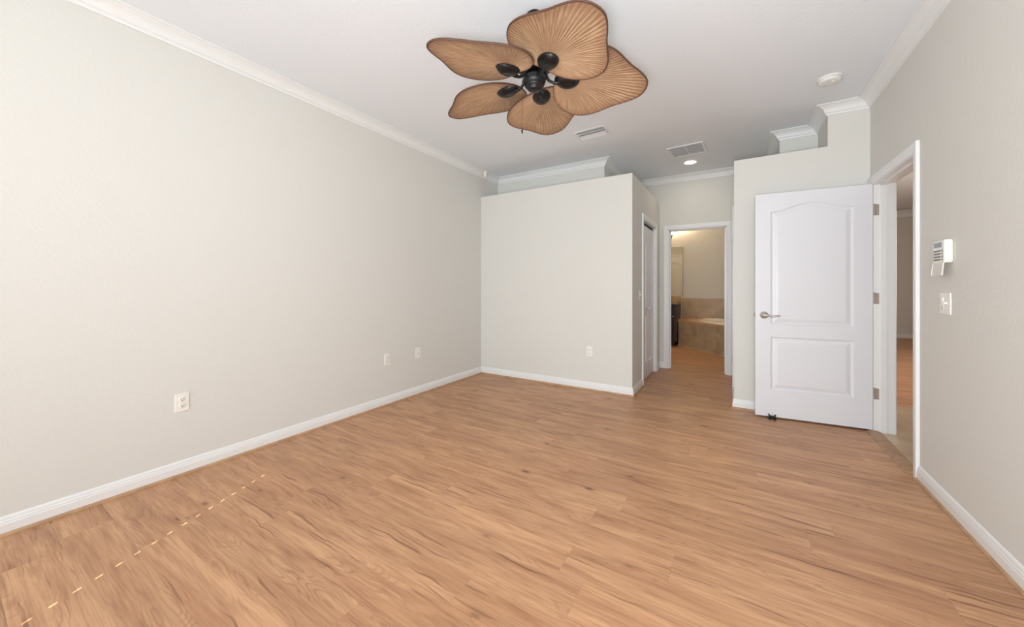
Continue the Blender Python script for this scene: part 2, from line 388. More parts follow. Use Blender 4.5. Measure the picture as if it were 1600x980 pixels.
# crown moulding, one mitred piece per wall stretch
loop = [(XL, YB), (XL, YA2), (XA2, YA2), (XA2, YH), (XC1, YH), (XC1, YC), (XC2, YC), (XC2, YD), (XR, YD), (XR, YB)]
lab = ['along the top of the left wall', 'on the recessed wall above the closet', 'turning back along the closet ledge', 'at the end of the hall',
       'at the left side of the recessed box above the ledge', 'on the recessed box above the right ledge', 'on the short return beside the smoke detector',
       'above the open white door', 'along the top of the right wall', 'along the wall behind the camera']
n = len(loop)
for i in range(n):
    bm = new(); seg_run(bm, loop[i - 1], loop[i], loop[(i + 1) % n], loop[(i + 2) % n], CROWN, ZC)
    struct('trim_%d' % (i + 1), bm, M['trim'], 'white crown moulding ' + lab[i], 'crown moulding')
bm = new(); seg_run(bm, None, (1.1, 11.9), (4.6, 11.9), None, [(0, .0), (0, -.16), (.02, -.16), (.03, -.10), (.08, -.04), (.12, -.02), (.12, 0)], 2.97)
struct('trim_11', bm, M['trim'], 'crown moulding on the distant wall through the doorway', 'crown moulding')

# baseboards with light oak shoe moulding
def base(name, pts, label, shoe=True):
    bm = new(); run(bm, pts, [(d, z + .0005) for d, z in BASE])
    o = struct(name, bm, M['trim'], 'white baseboard ' + label, 'baseboard')
    if shoe:
        bm = new(); run(bm, [p for p in pts], SHOE); s = obj('shoe_moulding', bm, M['oak_trim'], o); s['label'] = 'light oak shoe moulding'
    return o
base('baseboard_left', [(XL, YB), (XL, YA)], 'along the left wall')
base('baseboard_closet', [(XL, YA), (XA, YA), (XA, BF0 - .064)], 'around the foot of the closet corner')
base('baseboard_hall', [(XA, BF1 + .064), (XA, YH), (BD0 - .064, YH)], 'at the end of the hall', False)
base('baseboard_door', [(XD, 4.66), (XD, YD), (XR, YD)], 'behind the open door')
base('baseboard_right', [(XR, DY0 - .064), (XR, YB)], 'along the right wall')
base('baseboard_back', [(XR, YB), (-.98, YB)], 'behind the camera')
base('baseboard_far', [(XR + .13, 11.9), (4.6, 11.9)], 'on the distant wall beyond the doorway', False)

# casings and jambs -------------------------------------------------
def jamb(bm, axis, a, b, t0, t1, h, stop=None, th=.018):
    def bx_(s0, s1, u0, u1, z0, z1):
        if axis == 'x': box(bm, s0, s1, u0, u1, z0, z1)
        else: box(bm, u0, u1, s0, s1, z0, z1)
    bx_(a, a + th, t0, t1, 0, h); bx_(b - th, b, t0, t1, 0, h); bx_(a, b, t0, t1, h - th, h)
    if stop:
        s, e = stop
        bx_(a + th, a + th + .011, s, e, 0, h - th); bx_(b - th - .011, b - th, s, e, 0, h - th); bx_(a + th, b - th, s, e, h - th - .011, h - th)
bm = new(); casing(bm, 'y', XR, -1, DY0, DY1, DH - .012); casing(bm, 'y', XR + .13, 1, DY0, DY1, DH - .012)
t12 = struct('trim_12', bm, M['trim'], 'white casing around the open entry doorway', 'door casing')
bm = new(); jamb(bm, 'y', DY0, DY1, XR - .001, XR + .131, DH, (XR + .042, XR + .078))
struct('trim_13', bm, M['trim'], 'white jamb inside the entry doorway', 'door jamb')
bm = new(); box(bm, XR + .02, XR + .05, DY0 + .018, DY0 + .0195, .91, .97); box(bm, XR + .028, XR + .042, DY0 + .019, DY0 + .0205, .925, .955)
sp_ = obj('strike_plate', bm, M['hinge'], t12); sp_['label'] = 'metal strike plate'
bm = new(); casing(bm, 'x', YH, -1, BD0, BD1, BDH - .01)
struct('trim_14', bm, M['trim'], 'white casing around the bathroom doorway', 'door casing')
bm = new(); jamb(bm, 'x', BD0, BD1, YH - .001, YH + .121, BDH, (YH + .05, YH + .085))
struct('trim_15', bm, M['trim'], 'white jamb inside the bathroom doorway', 'door jamb')
bm = new(); casing(bm, 'y', XA, 1, BF0, BF1, BFH - .01)
struct('trim_16', bm, M['trim'], 'white casing around the closet doors', 'door casing')
bm = new(); jamb(bm, 'y', BF0, BF1, XA - .116, XA + .001, BFH)
struct('trim_17', bm, M['trim'], 'white jamb around the closet doors', 'door jamb')
bm = new(); casing(bm, 'y', XD, -1, 4.735, 5.5, 2.03)
struct('trim_18', bm, M['trim'], 'white casing seen edge-on on the right side of the hall', 'door casing')
bm = new(); casing(bm, 'x', YH + .12, 1, CD0, CD1, 2.03)
struct('trim_19', bm, M['trim'], 'white casing on the bath side, seen in the mirror', 'door casing')
bm = new()
prof = [(XR - .045, 0.0005), (XR - .04, .006), (XR - .02, .013), (XR + .0, .014), (XR + .03, .012), (XR + .045, .006), (XR + .045, .0005)]
cols = [[bm.verts.new((x, y, z)) for x, z in prof] for y in (DY0 + .019, DY1 - .019)]
for k in range(len(prof)): bm.faces.new((cols[0][k], cols[0][(k + 1) % len(prof)], cols[1][(k + 1) % len(prof)], cols[1][k]))
bm.faces.new(cols[0]); bm.faces.new(cols[1][::-1])
struct('trim_20', bm, M['threshold'], 'oak threshold strip across the entry doorway', 'threshold')

# ------------------------------------------------------------------ moulded door leaves
def sdf_panel(s, z, p):
    """inside distance to a panel (s0, s1, z0, z1, rise) whose top may be arched"""
    s0, s1, z0, z1, rise = p
    top = z1
    if rise:
        u = (s - (s0 + s1) / 2) / ((s1 - s0) / 2); u = max(-1, min(1, u))
        top = z1 + rise * (0.5 + 0.5 * math.cos(PI * min(1, abs(u) / 0.95))) ** 0.9
    return min(s - s0, s1 - s, z - z0, top - z)
def mould(d):
    """depth of the door skin at distance d inside a panel edge"""
    if d <= 0: return 0
    K = [(0, 0), (.004, -.006), (.010, -.0105), (.018, -.011), (.026, -.009), (.040, -.004), (.050, -.0015), (.056, -.001), (9, -.001)]
    for (a, va), (b, vb) in zip(K, K[1:]):
        if d < b: return va + (vb - va) * (d - a) / (b - a)
    return -.001
def leaf_mesh(width, height, thick, panels, step, both=False):
    """slab standing on z=0, width along +x, front face towards -y"""
    bm = new()
    def lines(L, edges):
        base_ = [i * step * 1.3 for i in range(int(L / step / 1.3) + 1)] + [L]
        for e in edges:
            base_ += [e + k for k in (0, .004, .010, .018, .026, .040, .050, .056)] + [e - k for k in (0, .004, .010, .018, .026, .040, .050, .056)]
        base_ = sorted(x for x in base_ if 0 <= x <= L); out = [base_[0]]
        for x in base_[1:]:
            if x - out[-1] > .0015: out.append(x)
        out[-1] = L; return out
    xs = lines(width, [v for p in panels for v in p[:2]]); zs = lines(height, [v for p in panels for v in p[2:4]])
    for p in panels:
        if p[4]:
            k = 0.0
            while k < p[4] + .06: zs.append(p[3] - .055 + k + .0007); k += step
    zs = sorted(z for z in set(zs) if 0 <= z <= height); zz = [zs[0]]
    for z in zs[1:]:
        if z - zz[-1] > .0012: zz.append(z)
    zz[-1] = height; zs = zz
    def skin(y, sg):
        g = [[bm.verts.new((x, y - sg * max((mould(sdf_panel(x, z, p)) for p in panels), key=abs), z)) for x in xs] for z in zs]
        for a, b in zip(g, g[1:]):
            for i in range(len(xs) - 1):
                f = bm.faces.new((a[i], a[i + 1], b[i + 1], b[i])); f.smooth = False
        return g
    f = skin(0, 1)
    bk = skin(thick, -1) if both else None
    if bk:
        rim = lambda g: g[0] + [r[-1] for r in g[1:]] + g[-1][-2::-1] + [r[0] for r in g[-2:0:-1]]
        a, b = rim(f), rim(bk); m = len(a)
        for i in range(m): bm.faces.new((a[i], b[i], b[(i + 1) % m], a[(i + 1) % m]))
    else:
        rim = f[0] + [r[-1] for r in f[1:]] + f[-1][-2::-1] + [r[0] for r in f[-2:0:-1]]
        bkv = [bm.verts.new((v.co.x, thick, v.co.z)) for v in rim]; m = len(rim)
        for i in range(m): bm.faces.new((rim[i], bkv[i], bkv[(i + 1) % m], rim[(i + 1) % m]))
        bm.faces.new(bkv)
    return bm
def lever(parent, x, z, dirx, y=0, sg=-1):
    """lever handle on a door face (local coordinates); sg=-1 faces -y"""
    bm = new(); lathe(bm, [(.0, 0), (.033, 0), (.033, sg * .004), (.029, sg * .009), (.016, sg * .012), (.013, sg * .02), (.012, sg * .045), (.010, sg * .048), (0, sg * .048)][1:-1], 28, (x, y, z), 'Y')
    h = obj('door_handle', bm, M['nickel'], parent, True)
    bm = new(); yy = y + sg * .040
    tube(bm, [(x, yy, z), (x + dirx * .02, yy, z + .001), (x + dirx * .045, yy, z - .006), (x + dirx * .07, yy, z - .009), (x + dirx * .09, yy, z - .004), (x + dirx * .108, yy, z - .001), (x + dirx * .116, yy, z - .004)], [.011, .0105, .0085, .008, .0078, .0065, .003], 12)
    l = obj('lever', bm, M['nickel'], h, True)
    h['label'] = 'satin nickel rose and lever'
    return h
# entry door, standing open against the wall
FX, FY, HX, HY = .158, 4.028, .958, 4.105
ang = math.atan2(HY - FY, HX - FX)
bm = leaf_mesh(.812, 2.03, .035, [(.118, .694, .245, .725, 0), (.118, .694, .84, 1.862, .062)], .005, True)
door = obj('door_1', bm, M['door']); prop(door, 'white two-panel arched door standing open at the right', 'door', kind='structure')
door.location = (FX, FY, .016); door.rotation_euler = (0, 0, ang)
lever(door, .067, .922, 1)
lever(door, .067, .922, 1, .035, 1)
bm = new(); box(bm, -.0015, .0, .006, .029, .895, .95); box(bm, -.011, .0, .011, .024, .912, .932); o = obj('latch', bm, M['hinge'], door); o['label'] = 'metal latch'
for hz in (.30, 1.085, 1.815):
    bm = new()
    tube(bm, [(.821, -.004, hz - .045), (.821, -.004, hz + .045)], .006, 12)
    lathe(bm, [(.004, 0), (.0065, .002), (.004, .005)], 12, (.821, -.004, hz + .045))
    h = obj('hinge', bm, M['hinge'], door); h['label'] = 'nickel hinge'
for hz in (.316, 1.101, 1.831):   # jamb-side leaves of the hinges
    bm = new(); box(bm, XR + .004, XR + .034, DY1 - .0195, DY1 - .018, hz - .045, hz + .045)
    for dz in (-.03, 0, .03): box(bm, XR + .014 + .01 * (dz == 0), XR + .02 + .01 * (dz == 0), DY1 - .0200, DY1 - .0195, hz + dz - .003, hz + dz + .003)
    h = obj('hinge', bm, M['hinge'], t12, bevel=.0008); h['label'] = 'nickel hinge leaf'

# closet bifold doors (two leaves), in the left hall wall
bw = (BF1 - BF0 - .036 - .006) / 2
d2 = bpy.data.objects.new('door_2', None); C.objects.link(d2); d2.location = (XA - .03, BF0 + .018, .012); d2.rotation_euler = (0, 0, PI / 2)
prop(d2, 'white bifold closet doors on the left side of the hall', 'door', kind='structure')
for k in range(2):
    bm = leaf_mesh(bw, 1.965, .03, [(.075, bw - .075, .2, .80, 0), (.075, bw - .075, .92, 1.75, .05)], .008)
    l = obj('door_panel', bm, M['door'], d2); l.location = (k * (bw + .004), 0, 0)
bm = new(); lathe(bm, [(.008, 0), (.008, -.012), (.017, -.02), (.015, -.03), (.004, -.033)], 20, (bw + .045, 0, .9), 'Y')
obj('knob', bm, M['door'], d2, True)
bm = new(); box(bm, 0, bw * 2, .006, .03, 1.972, 1.998); t = obj('track', bm, M['dark'], d2); t['label'] = 'dark overhead track'
# narrow closed door on the right side of the hall
bm = leaf_mesh(.765, 2.02, .012, [(.11, .655, .22, .72, 0), (.11, .655, .86, 1.82, .06)], .012)
d3 = prop(obj('door_3', bm, M['door']), 'white closed door seen edge-on on the right side of the hall', 'door', kind='structure')
d3.location = (XD - .0135, 5.50, .01); d3.rotation_euler = (0, 0, -PI / 2)
for hz in (.25, 1.0, 1.8):
    bm = new(); tube(bm, [(.006, -.006, hz - .045), (.006, -.006, hz + .045)], .006, 10); h = obj('hinge', bm, M['hinge'], d3)
# closed door on the bath side, seen in the mirror
bm = leaf_mesh(CD1 - CD0, 2.02, .012, [(.10, CD1 - CD0 - .10, .22, .72, 0), (.10, CD1 - CD0 - .10, .86, 1.80, .06)], .012)
d4 = prop(obj('door_4', bm, M['door']), 'arched panel door reflected in the bathroom mirror', 'door', kind='structure')
d4.location = (CD1, YH + .134, .01); d4.rotation_euler = (0, 0, PI)

# glass doors and window behind the camera
def window(name, x0, x1, z0, z1, label, mull):
    bm = new(); f = .05
    box(bm, x0, x0 + f, YB - .10, YB - .03, z0, z1); box(bm, x1 - f, x1, YB - .10, YB - .03, z0, z1)
    box(bm, x0 + f, x1 - f, YB - .10, YB - .03, z0, z0 + f); box(bm, x0 + f, x1 - f, YB - .10, YB - .03, z1 - f, z1)
    for k in range(1, mull): xm = x0 + (x1 - x0) * k / mull; box(bm, xm - .025, xm + .025, YB - .10, YB - .03, z0 + f, z1 - f)
    return struct(name, bm, M['glass_frame'], label, 'window')
window('window_1', -2.8, -1.0, .05, 2.1, 'sliding glass doors behind the camera', 2)
window('window_2', -.80, .60, .8, 2.1, 'window with closed blind behind the camera', 1)
bm = new(); box(bm, XR + .04, XR + .10, -1.8, -1.75, .7, 2.05); box(bm, XR + .04, XR + .10, -.2, -.15, .7, 2.05); box(bm, XR + .04, XR + .10, -1.75, -.2, .7, .75); box(bm, XR + .04, XR + .10, -1.75, -.2, 2.0, 2.05)
struct('window_3', bm, M['glass_frame'], 'side window behind the camera', 'window')
# blind whose cord holes let thin dashes of sun onto the floor
bl = empty('window_blind', (-.1, YB, 2.1), 'closed white slatted blind on the rear window behind the camera', 'blind')
bm = new(); hx = -.589 + .1
zs = -1.33
while zs < 0.0:
    z1 = min(zs + .0245, 0.0); hz = zs + .004
    if -.63 < hz < -.24:
        box(bm, -.72, hx - .0055, .01, .013, zs, z1); box(bm, hx + .0055, .72, .01, .013, zs, z1)
        box(bm, hx - .0055, hx + .0055, .01, .013, zs, hz); box(bm, hx - .0055, hx + .0055, .01, .013, hz + .010, z1)
    else: box(bm, -.72, .72, .01, .013, zs, z1)
    zs = z1
obj('slats', bm, M['blind'], bl)
bm = new(); box(bm, -.73, .73, .002, .05, 0, .045); obj('headrail', bm, M['blind'], bl, bevel=.003)
bl = empty('sun_block_vanes', (-1.9, YB, 2.14), 'added unseen white vanes blocking the sun at the glass doors behind the camera', 'blind')  # unseen vanes, added to keep the sun from entering by the glass doors
bm = new()
for k in range(21): box(bm, -.95 + k * .09, -.856 + k * .09, .012 + .003 * (k % 2), .014 + .003 * (k % 2), -2.12, 0)
obj('vanes', bm, M['blind'], bl)
bl = empty('window_blind', (XR, -.975, 2.08), 'added unseen white slats blocking the sun at the side window behind the camera', 'blind')  # invented covering that seals the side opening against the sun
bm = new()
for k in range(31): box(bm, -.016 - .002 * (k % 2), -.012 - .002 * (k % 2), -.86, .86, -.046 * (k + 1), -.046 * k)
obj('slats', bm, M['blind'], bl)

# ------------------------------------------------------------------ ceiling fan
FANX, FANY = -1.002, 1.873
fan = empty('ceiling_fan', (FANX, FANY, ZC), 'ceiling fan with five brown palm-leaf blades and black motor', 'ceiling fan')
bm = new(); lathe(bm, [(.002, 0), (.047, 0), (.049, -.012), (.045, -.034), (.036, -.055), (.020, -.066), (.014, -.07), (.002, -.07)], 40); obj('canopy', bm, M['iron'], fan, True)
bm = new(); lathe(bm, [(.0125, -.06), (.0125, -.165)], 20); obj('downrod', bm, M['iron'], fan, True)
bm = new(); lathe(bm, [(.018, -.175), (.030, -.18), (.034, -.20), (.060, -.215), (.098, -.232), (.108, -.25), (.108, -.262), (.104, -.266), (.104, -.300), (.108, -.304), (.108, -.318), (.096, -.335), (.070, -.346), (.06, -.352), (.01, -.352)], 48)
obj('motor_housing', bm, M['iron'], fan, True).location.z = .025
bm = new(); lathe(bm, [(.02, -.32), (.03, -.325), (.03, -.346), (.058, -.350), (.064, -.355), (.066, -.364), (.065, -.378), (.060, -.391), (.054, -.399), (.055, -.404), (.047, -.414), (.037, -.421), (.038, -.425), (.026, -.431), (.008, -.434), (.002, -.434)], 48)
obj('switch_housing', bm, M['iron'], fan, True)

def fan_material():
    m = bpy.data.materials.new('woven_palm_blade'); m.use_nodes = True; nt = m.node_tree; b = nt.nodes['Principled BSDF']
    tc = nt.nodes.new('ShaderNodeTexCoord'); sp = nt.nodes.new('ShaderNodeSeparateXYZ'); nt.links.new(tc.outputs['Object'], sp.inputs[0])
    a = math_node(nt, 'ARCTAN2', sp.outputs[1], sp.outputs[0])
    r = math_node(nt, 'SQRT', math_node(nt, 'ADD', math_node(nt, 'POWER', sp.outputs[0], 2), math_node(nt, 'POWER', sp.outputs[1], 2)))
    wv = nt.nodes.new('ShaderNodeAttribute'); wv.attribute_name = 'rim'
    pl = nt.nodes.new('ShaderNodeAttribute'); pl.attribute_name = 'pleat'
    st = noise(nt, comb(nt, math_node(nt, 'MULTIPLY', a, 26.0), math_node(nt, 'MULTIPLY', r, 5.0), 0.0), 1.5, 4, 0.6)
    fine = noise(nt, comb(nt, math_node(nt, 'MULTIPLY', a, 90.0), math_node(nt, 'MULTIPLY', r, 30.0), 4.0), 1.0, 3)
    c = mixc(nt, maprange(nt, st, 0.35, 0.68), lin((200, 167, 133)), lin((160, 124, 95)))
    c = mixc(nt, math_node(nt, 'MULTIPLY', pl.outputs['Fac'], 0.42), c, lin((124, 88, 66)))
    c = mixc(nt, math_node(nt, 'MULTIPLY', maprange(nt, fine, 0.45, 0.7), 0.3), c, lin((140, 96, 66)))
    c = mixc(nt, math_node(nt, 'MULTIPLY', maprange(nt, wv.outputs['Fac'], 0.80, 0.985), 0.45), c, lin((120, 74, 48)))
    c = mixc(nt, maprange(nt, wv.outputs['Fac'], 0.982, 0.992), c, lin((88, 58, 42)))
    nt.links.new(c, b.inputs['Base Color']); b.inputs['Roughness'].default_value = 0.6
    return m
M['palm'] = fan_material()
HALF = [(.120, 0), (.122, .06), (.136, .125), (.168, .185), (.215, .230), (.270, .256), (.325, .262), (.375, .248), (.420, .222), (.465, .186), (.510, .152), (.555, .124), (.600, .092), (.630, .060), (.643, .028), (.646, 0)]
R0 = .190
def outline(nseg):
    """closed smooth blade outline about the pad centre, sampled by angle"""
    pts = [Vector((x - R0, y)) for x, y in HALF] + [Vector((x - R0, -y)) for x, y in HALF[-2:0:-1]]
    n_ = len(pts); dense = []
    for i in range(n_):
        p0, p1, p2, p3 = pts[i - 1], pts[i], pts[(i + 1) % n_], pts[(i + 2) % n_]
        for k in range(12):
            t = k / 12
            dense.append(0.5 * ((2 * p1) + (p2 - p0) * t + (2 * p0 - 5 * p1 + 4 * p2 - p3) * t * t + (3 * p1 - p0 - 3 * p2 + p3) * t ** 3))
    out = []
    for k in range(nseg):
        a = 2 * PI * k / nseg; d = Vector((math.cos(a), math.sin(a))); best = 0
        for i in range(len(dense)):
            p, q = dense[i], dense[(i + 1) % len(dense)]
            den = d.x * (q.y - p.y) - d.y * (q.x - p.x)
            if abs(den) < 1e-9: continue
            t = (p.x * (q.y - p.y) - p.y * (q.x - p.x)) / den
            s = (p.x * d.y - p.y * d.x) / den
            if t > 0 and -1e-6 <= s <= 1 + 1e-6: best = max(best, t)
        out.append(best)
    return out
NS, NR, NP = 636, 16, 106
R = outline(NS)
bm = new()
rim_l = bm.verts.layers.float.new('rim'); ple_l = bm.verts.layers.float.new('pleat')
ts = [.0] + [(.06 + .94 * i / (NR - 1)) for i in range(NR)]
ts = sorted(set(ts + [.975, .99]))
def sheet(dz):
    cen = bm.verts.new((0, 0, dz)); rows = []
    for t in ts[1:]:
        row = []
        for k in range(NS):
            a = 2 * PI * k / NS; c_ = math.cos(NP * a)
            amp = .0013 * min(1, t * 2.2) * (1 - max(0, (t - .93) / .07)) * (.4 + R[k] / .45)
            x, y = R[k] * t * math.cos(a), R[k] * t * math.sin(a)
            z = dz + amp * c_ - .018 * max(0, t - .3) ** 2 * (1 if dz <= 0 else 1) - .010 * math.sin(a) ** 2 * t * t
            v = bm.verts.new((x, y, z)); v[rim_l] = t; v[ple_l] = max(0, c_) ** 2 * min(1, t * 3) if dz <= 0 else 0
            row.append(v)
        rows.append(row)
    for k in range(NS): bm.faces.new((cen, rows[0][k], rows[0][(k + 1) % NS]))
    for a, b in zip(rows, rows[1:]):
        for k in range(NS): bm.faces.new((a[k], b[k], b[(k + 1) % NS], a[(k + 1) % NS]))
    return rows[-1]
lo, hi = sheet(0), sheet(.006)
# rounded rim bead
prev_ = lo
for bz, br in ((-.002, .001), (-.001, .0025), (.003, .0032), (.007, .0025), (.008, .001)):
    ring = []
    for k in range(NS):
        a = 2 * PI * k / NS; v = bm.verts.new((lo[k].co.x + br * math.cos(a), lo[k].co.y + br * math.sin(a), lo[k].co.z + bz)); v[rim_l] = 1.0; ring.append(v)
    for k in range(NS): bm.faces.new((prev_[k], ring[k], ring[(k + 1) % NS], prev_[(k + 1) % NS]))
    prev_ = ring
for k in range(NS): bm.faces.new((prev_[k], hi[k], hi[(k + 1) % NS], prev_[(k + 1) % NS]))
blade0 = obj('blade', bm, M['palm'], fan, True)
PHI, DRO = math.radians(-12), math.radians(5)
ZP = -.367
fan.scale = (1.025,) * 3
def place_blade(o, i):
    a = math.radians(248.655) + i * 2 * PI / 5
    er = Vector((math.cos(a), math.sin(a), 0)); et = Vector((-math.sin(a), math.cos(a), 0)); up = Vector((0, 0, 1))
    er2 = er * math.cos(DRO) - up * math.sin(DRO); n0 = up * math.cos(DRO) + er * math.sin(DRO)
    et2 = et * math.cos(PHI) + n0 * math.sin(PHI); nn = er2.cross(et2)
    o.matrix_local = Matrix.Translation(er * .1876 + up * ZP) @ Matrix((er2, et2, nn)).transposed().to_4x4()
# arm with oval pad, in the blade frame (x radial)
bm = new()
tube(bm, [(-.140, 0, .030), (-.122, 0, .010), (-.105, 0, -.016), (-.080, 0, -.028), (-.055, 0, -.028), (-.025, 0, -.020)], [.012, .010, .008, .008, .011, .016], 12)
arm0 = obj('blade_arm', bm, M['iron'], fan, True)
bm = new()
lathe(bm, [(.002, -.030), (.014, -.0325), (.026, -.031), (.037, -.024), (.045, -.014), (.050, -.005), (.051, .000), (.050, .0015), (.002, .0015)], 36, (0, 0, -.004), sx=1.42, sy=1.08)
pad0 = obj('blade_pad', bm, M['iron'], arm0, True)
for i in range(5):
    if i == 0: b_, a_, p_ = blade0, arm0, pad0
    else:
        b_ = blade0.copy(); a_ = arm0.copy(); p_ = pad0.copy()
        for q in (b_, a_, p_): C.objects.link(q)
        b_.parent = fan; a_.parent = fan; p_.parent = a_
    place_blade(b_, i); place_blade(a_, i)
RX, RY = math.cos(TH), math.sin(TH)
bm = new(); cx_, cy_ = -.070 * RX, -.070 * RY
tube(bm, [(cx_ * .88, cy_ * .88, -.395), (cx_, cy_, -.40), (cx_, cy_, -.42), (cx_, cy_, -.695)], .0011, 6); ch = obj('pull_chain', bm, M['iron'], fan); ch.location.z = .038
bm = new(); lathe(bm, [(.002, -.69), (.0045, -.694), (.005, -.700), (.0035, -.712), (.002, -.716)], 14, (cx_, cy_, 0)); obj('chain_knob', bm, M['black'], ch, True)

# ------------------------------------------------------------------ ceiling fixtures
v = empty('supply_vent', (-1.258, 3.62, ZC), 'small white rectangular air vent with curved blades beside the fan', 'air vent', math.radians(-3))
bm = new(); W_, H_ = .165, .115
for (x0, x1, y0, y1) in ((-W_, W_, -H_, -H_ + .025), (-W_, W_, H_ - .025, H_), (-W_, -W_ + .025, -H_ + .025, H_ - .025), (W_ - .025, W_, -H_ + .025, H_ - .025)): box(bm, x0, x1, y0, y1, -.009, -.0005)
obj('frame', bm, M['vent'], v, bevel=.003)
bm = new(); box(bm, -W_ + .025, W_ - .025, -H_ + .025, H_ - .025, -.0015, -.0008); obj('duct_opening', bm, M['vent_in'], v)
for k, (yc, tilt) in enumerate(((-.066, .5), (.006, .4), (.034, .4), (.064, .4))):
    bm = new()
    pr = [(-.020, -.003), (-.012, -.014), (0, -.022), (.013, -.026), (.013, -.0275), (-.002, -.0235), (-.014, -.0155), (-.022, -.0035)]
    cc = [[bm.verts.new((x, yc + a * (1 if k > 1 else -1), b)) for a, b in pr] for x in (-W_ + .026, W_ - .026)]
    for q in range(len(pr)): bm.faces.new((cc[0][q], cc[0][(q + 1) % len(pr)], cc[1][(q + 1) % len(pr)], cc[1][q]))
    bm.faces.new(cc[0]); bm.faces.new(cc[1][::-1]); obj('louver', bm, M['vent'], v)
v = empty('return_vent', (-.475, 4.65, ZC), 'larger white return grille with two panels above the hall', 'air vent', math.radians(-4))
bm = new(); W_, H_ = .19, .185
for (x0, x1, y0, y1) in ((-W_, W_, -H_, -H_ + .028), (-W_, W_, H_ - .028, H_), (-W_, -W_ + .028, -H_ + .028, H_ - .028), (W_ - .028, W_, -H_ + .028, H_ - .028), (-.008, .008, -H_ + .028, H_ - .028)): box(bm, x0, x1, y0, y1, -.012, -.0005)
obj('frame', bm, M['vent'], v, bevel=.004)
bm = new(); box(bm, -W_ + .028, W_ - .028, -H_ + .028, H_ - .028, -.002, -.001); obj('filter', bm, M['filter'], v)
bm = new()
for k in range(13):
    y = -H_ + .04 + k * (2 * H_ - .08) / 12
    for x0, x1 in ((-W_ + .028, -.008), (.008, W_ - .028)):
        vs_ = [bm.verts.new(p) for p in ((x0, y - .005, -.0105), (x1, y - .005, -.0105), (x1, y + .005, -.0025), (x0, y + .005, -.0025), (x0, y - .005, -.0115), (x1, y - .005, -.0115), (x1, y + .005, -.0035), (x0, y + .005, -.0035))]
        for f in ((0, 1, 2, 3), (7, 6, 5, 4), (0, 4, 5, 1), (1, 5, 6, 2), (2, 6, 7, 3), (3, 7, 4, 0)): bm.faces.new([vs_[i] for i in f])
obj('grille', bm, M['vent'], v)
d = empty('recessed_light', (-.49, 5.14, ZC), 'small round lit recessed ceiling light above the hall', 'ceiling light')
bm = new(); n_ = 40; rings = []
for r_, z_ in ((.112, -.0005), (.110, -.006), (.098, -.010), (.080, -.008), (.068, -.003), (.064, -.001), (.064, -.0004), (.112, -.0004)):
    rings.append([bm.verts.new((r_ * math.cos(2 * PI * i / n_), r_ * math.sin(2 * PI * i / n_), z_)) for i in range(n_)])
for a, b in zip(rings, rings[1:] + rings[:1]):
    for i in range(n_): bm.faces.new((a[i], a[(i + 1) % n_], b[(i + 1) % n_], b[i]))
o = obj('trim_ring', bm, M['vent'], d, True)
bm = new(); lathe(bm, [(.002, -.004), (.050, -.0035), (.0635, -.0015), (.0635, -.0005), (.002, -.0005)], 36); obj('lens', bm, M['lamp'], d, True)
lt = area('recessed_lamp', (-.49, 5.14, ZC - .02), (0, 0, -1), .1, .1, 1.0, (1, .84, .64)); lt.parent = d; lt.location = (0, 0, -.02)
s = empty('smoke_detector', (.612, 3.62, ZC), 'round white smoke detector on the ceiling near the right crown', 'smoke detector')
bm = new(); lathe(bm, [(.002, 0), (.077, 0), (.077, -.008), (.074, -.011), (.002, -.011)], 40); obj('base', bm, M['plastic'], s, True)
bm = new(); lathe(bm, [(.002, -.008), (.063, -.008), (.063, -.014), (.069, -.016), (.069, -.026), (.064, -.033), (.045, -.037), (.02, -.038), (.002, -.038)], 40); o = obj('cover', bm, M['vent'], s, True)
bm = new(); lathe(bm, [(.002, -.036), (.011, -.036), (.011, -.040), (.002, -.041)], 20, (.02, -.015, 0)); obj('test_button', bm, M['plastic'], s, True)
bm = new()
for k in range(16):
    a = 2 * PI * k / 16; box(bm, .0, .016, -.0012, .0012, -.0375, -.0355)
    for q in list(bm.verts)[-8:]:
        x, y = q.co.x + .040, q.co.y; q.co.x = x * math.cos(a) - y * math.sin(a); q.co.y = x * math.sin(a) + y * math.cos(a)
o = obj('vent_slots', bm, M['plastic_grey'], s)
# corner motion sensor on the crown
ms = empty('motion_sensor', (-2.93, 4.05, 2.755), 'small white motion sensor on the crown moulding in the far left corner', 'sensor', math.radians(-50))
bm = new(); lathe(bm, [(.002, -.052), (.018, -.050), (.026, -.040), (.029, -.018), (.029, .018), (.026, .040), (.018, .050), (.002, .052)], 24, sy=.8); obj('body', bm, M['plastic'], ms, True)
bm = new(); box(bm, -.012, .012, -.0262, -.020, -.012, .016); o = obj('lens', bm, M['plastic_grey'], ms, bevel=.002)

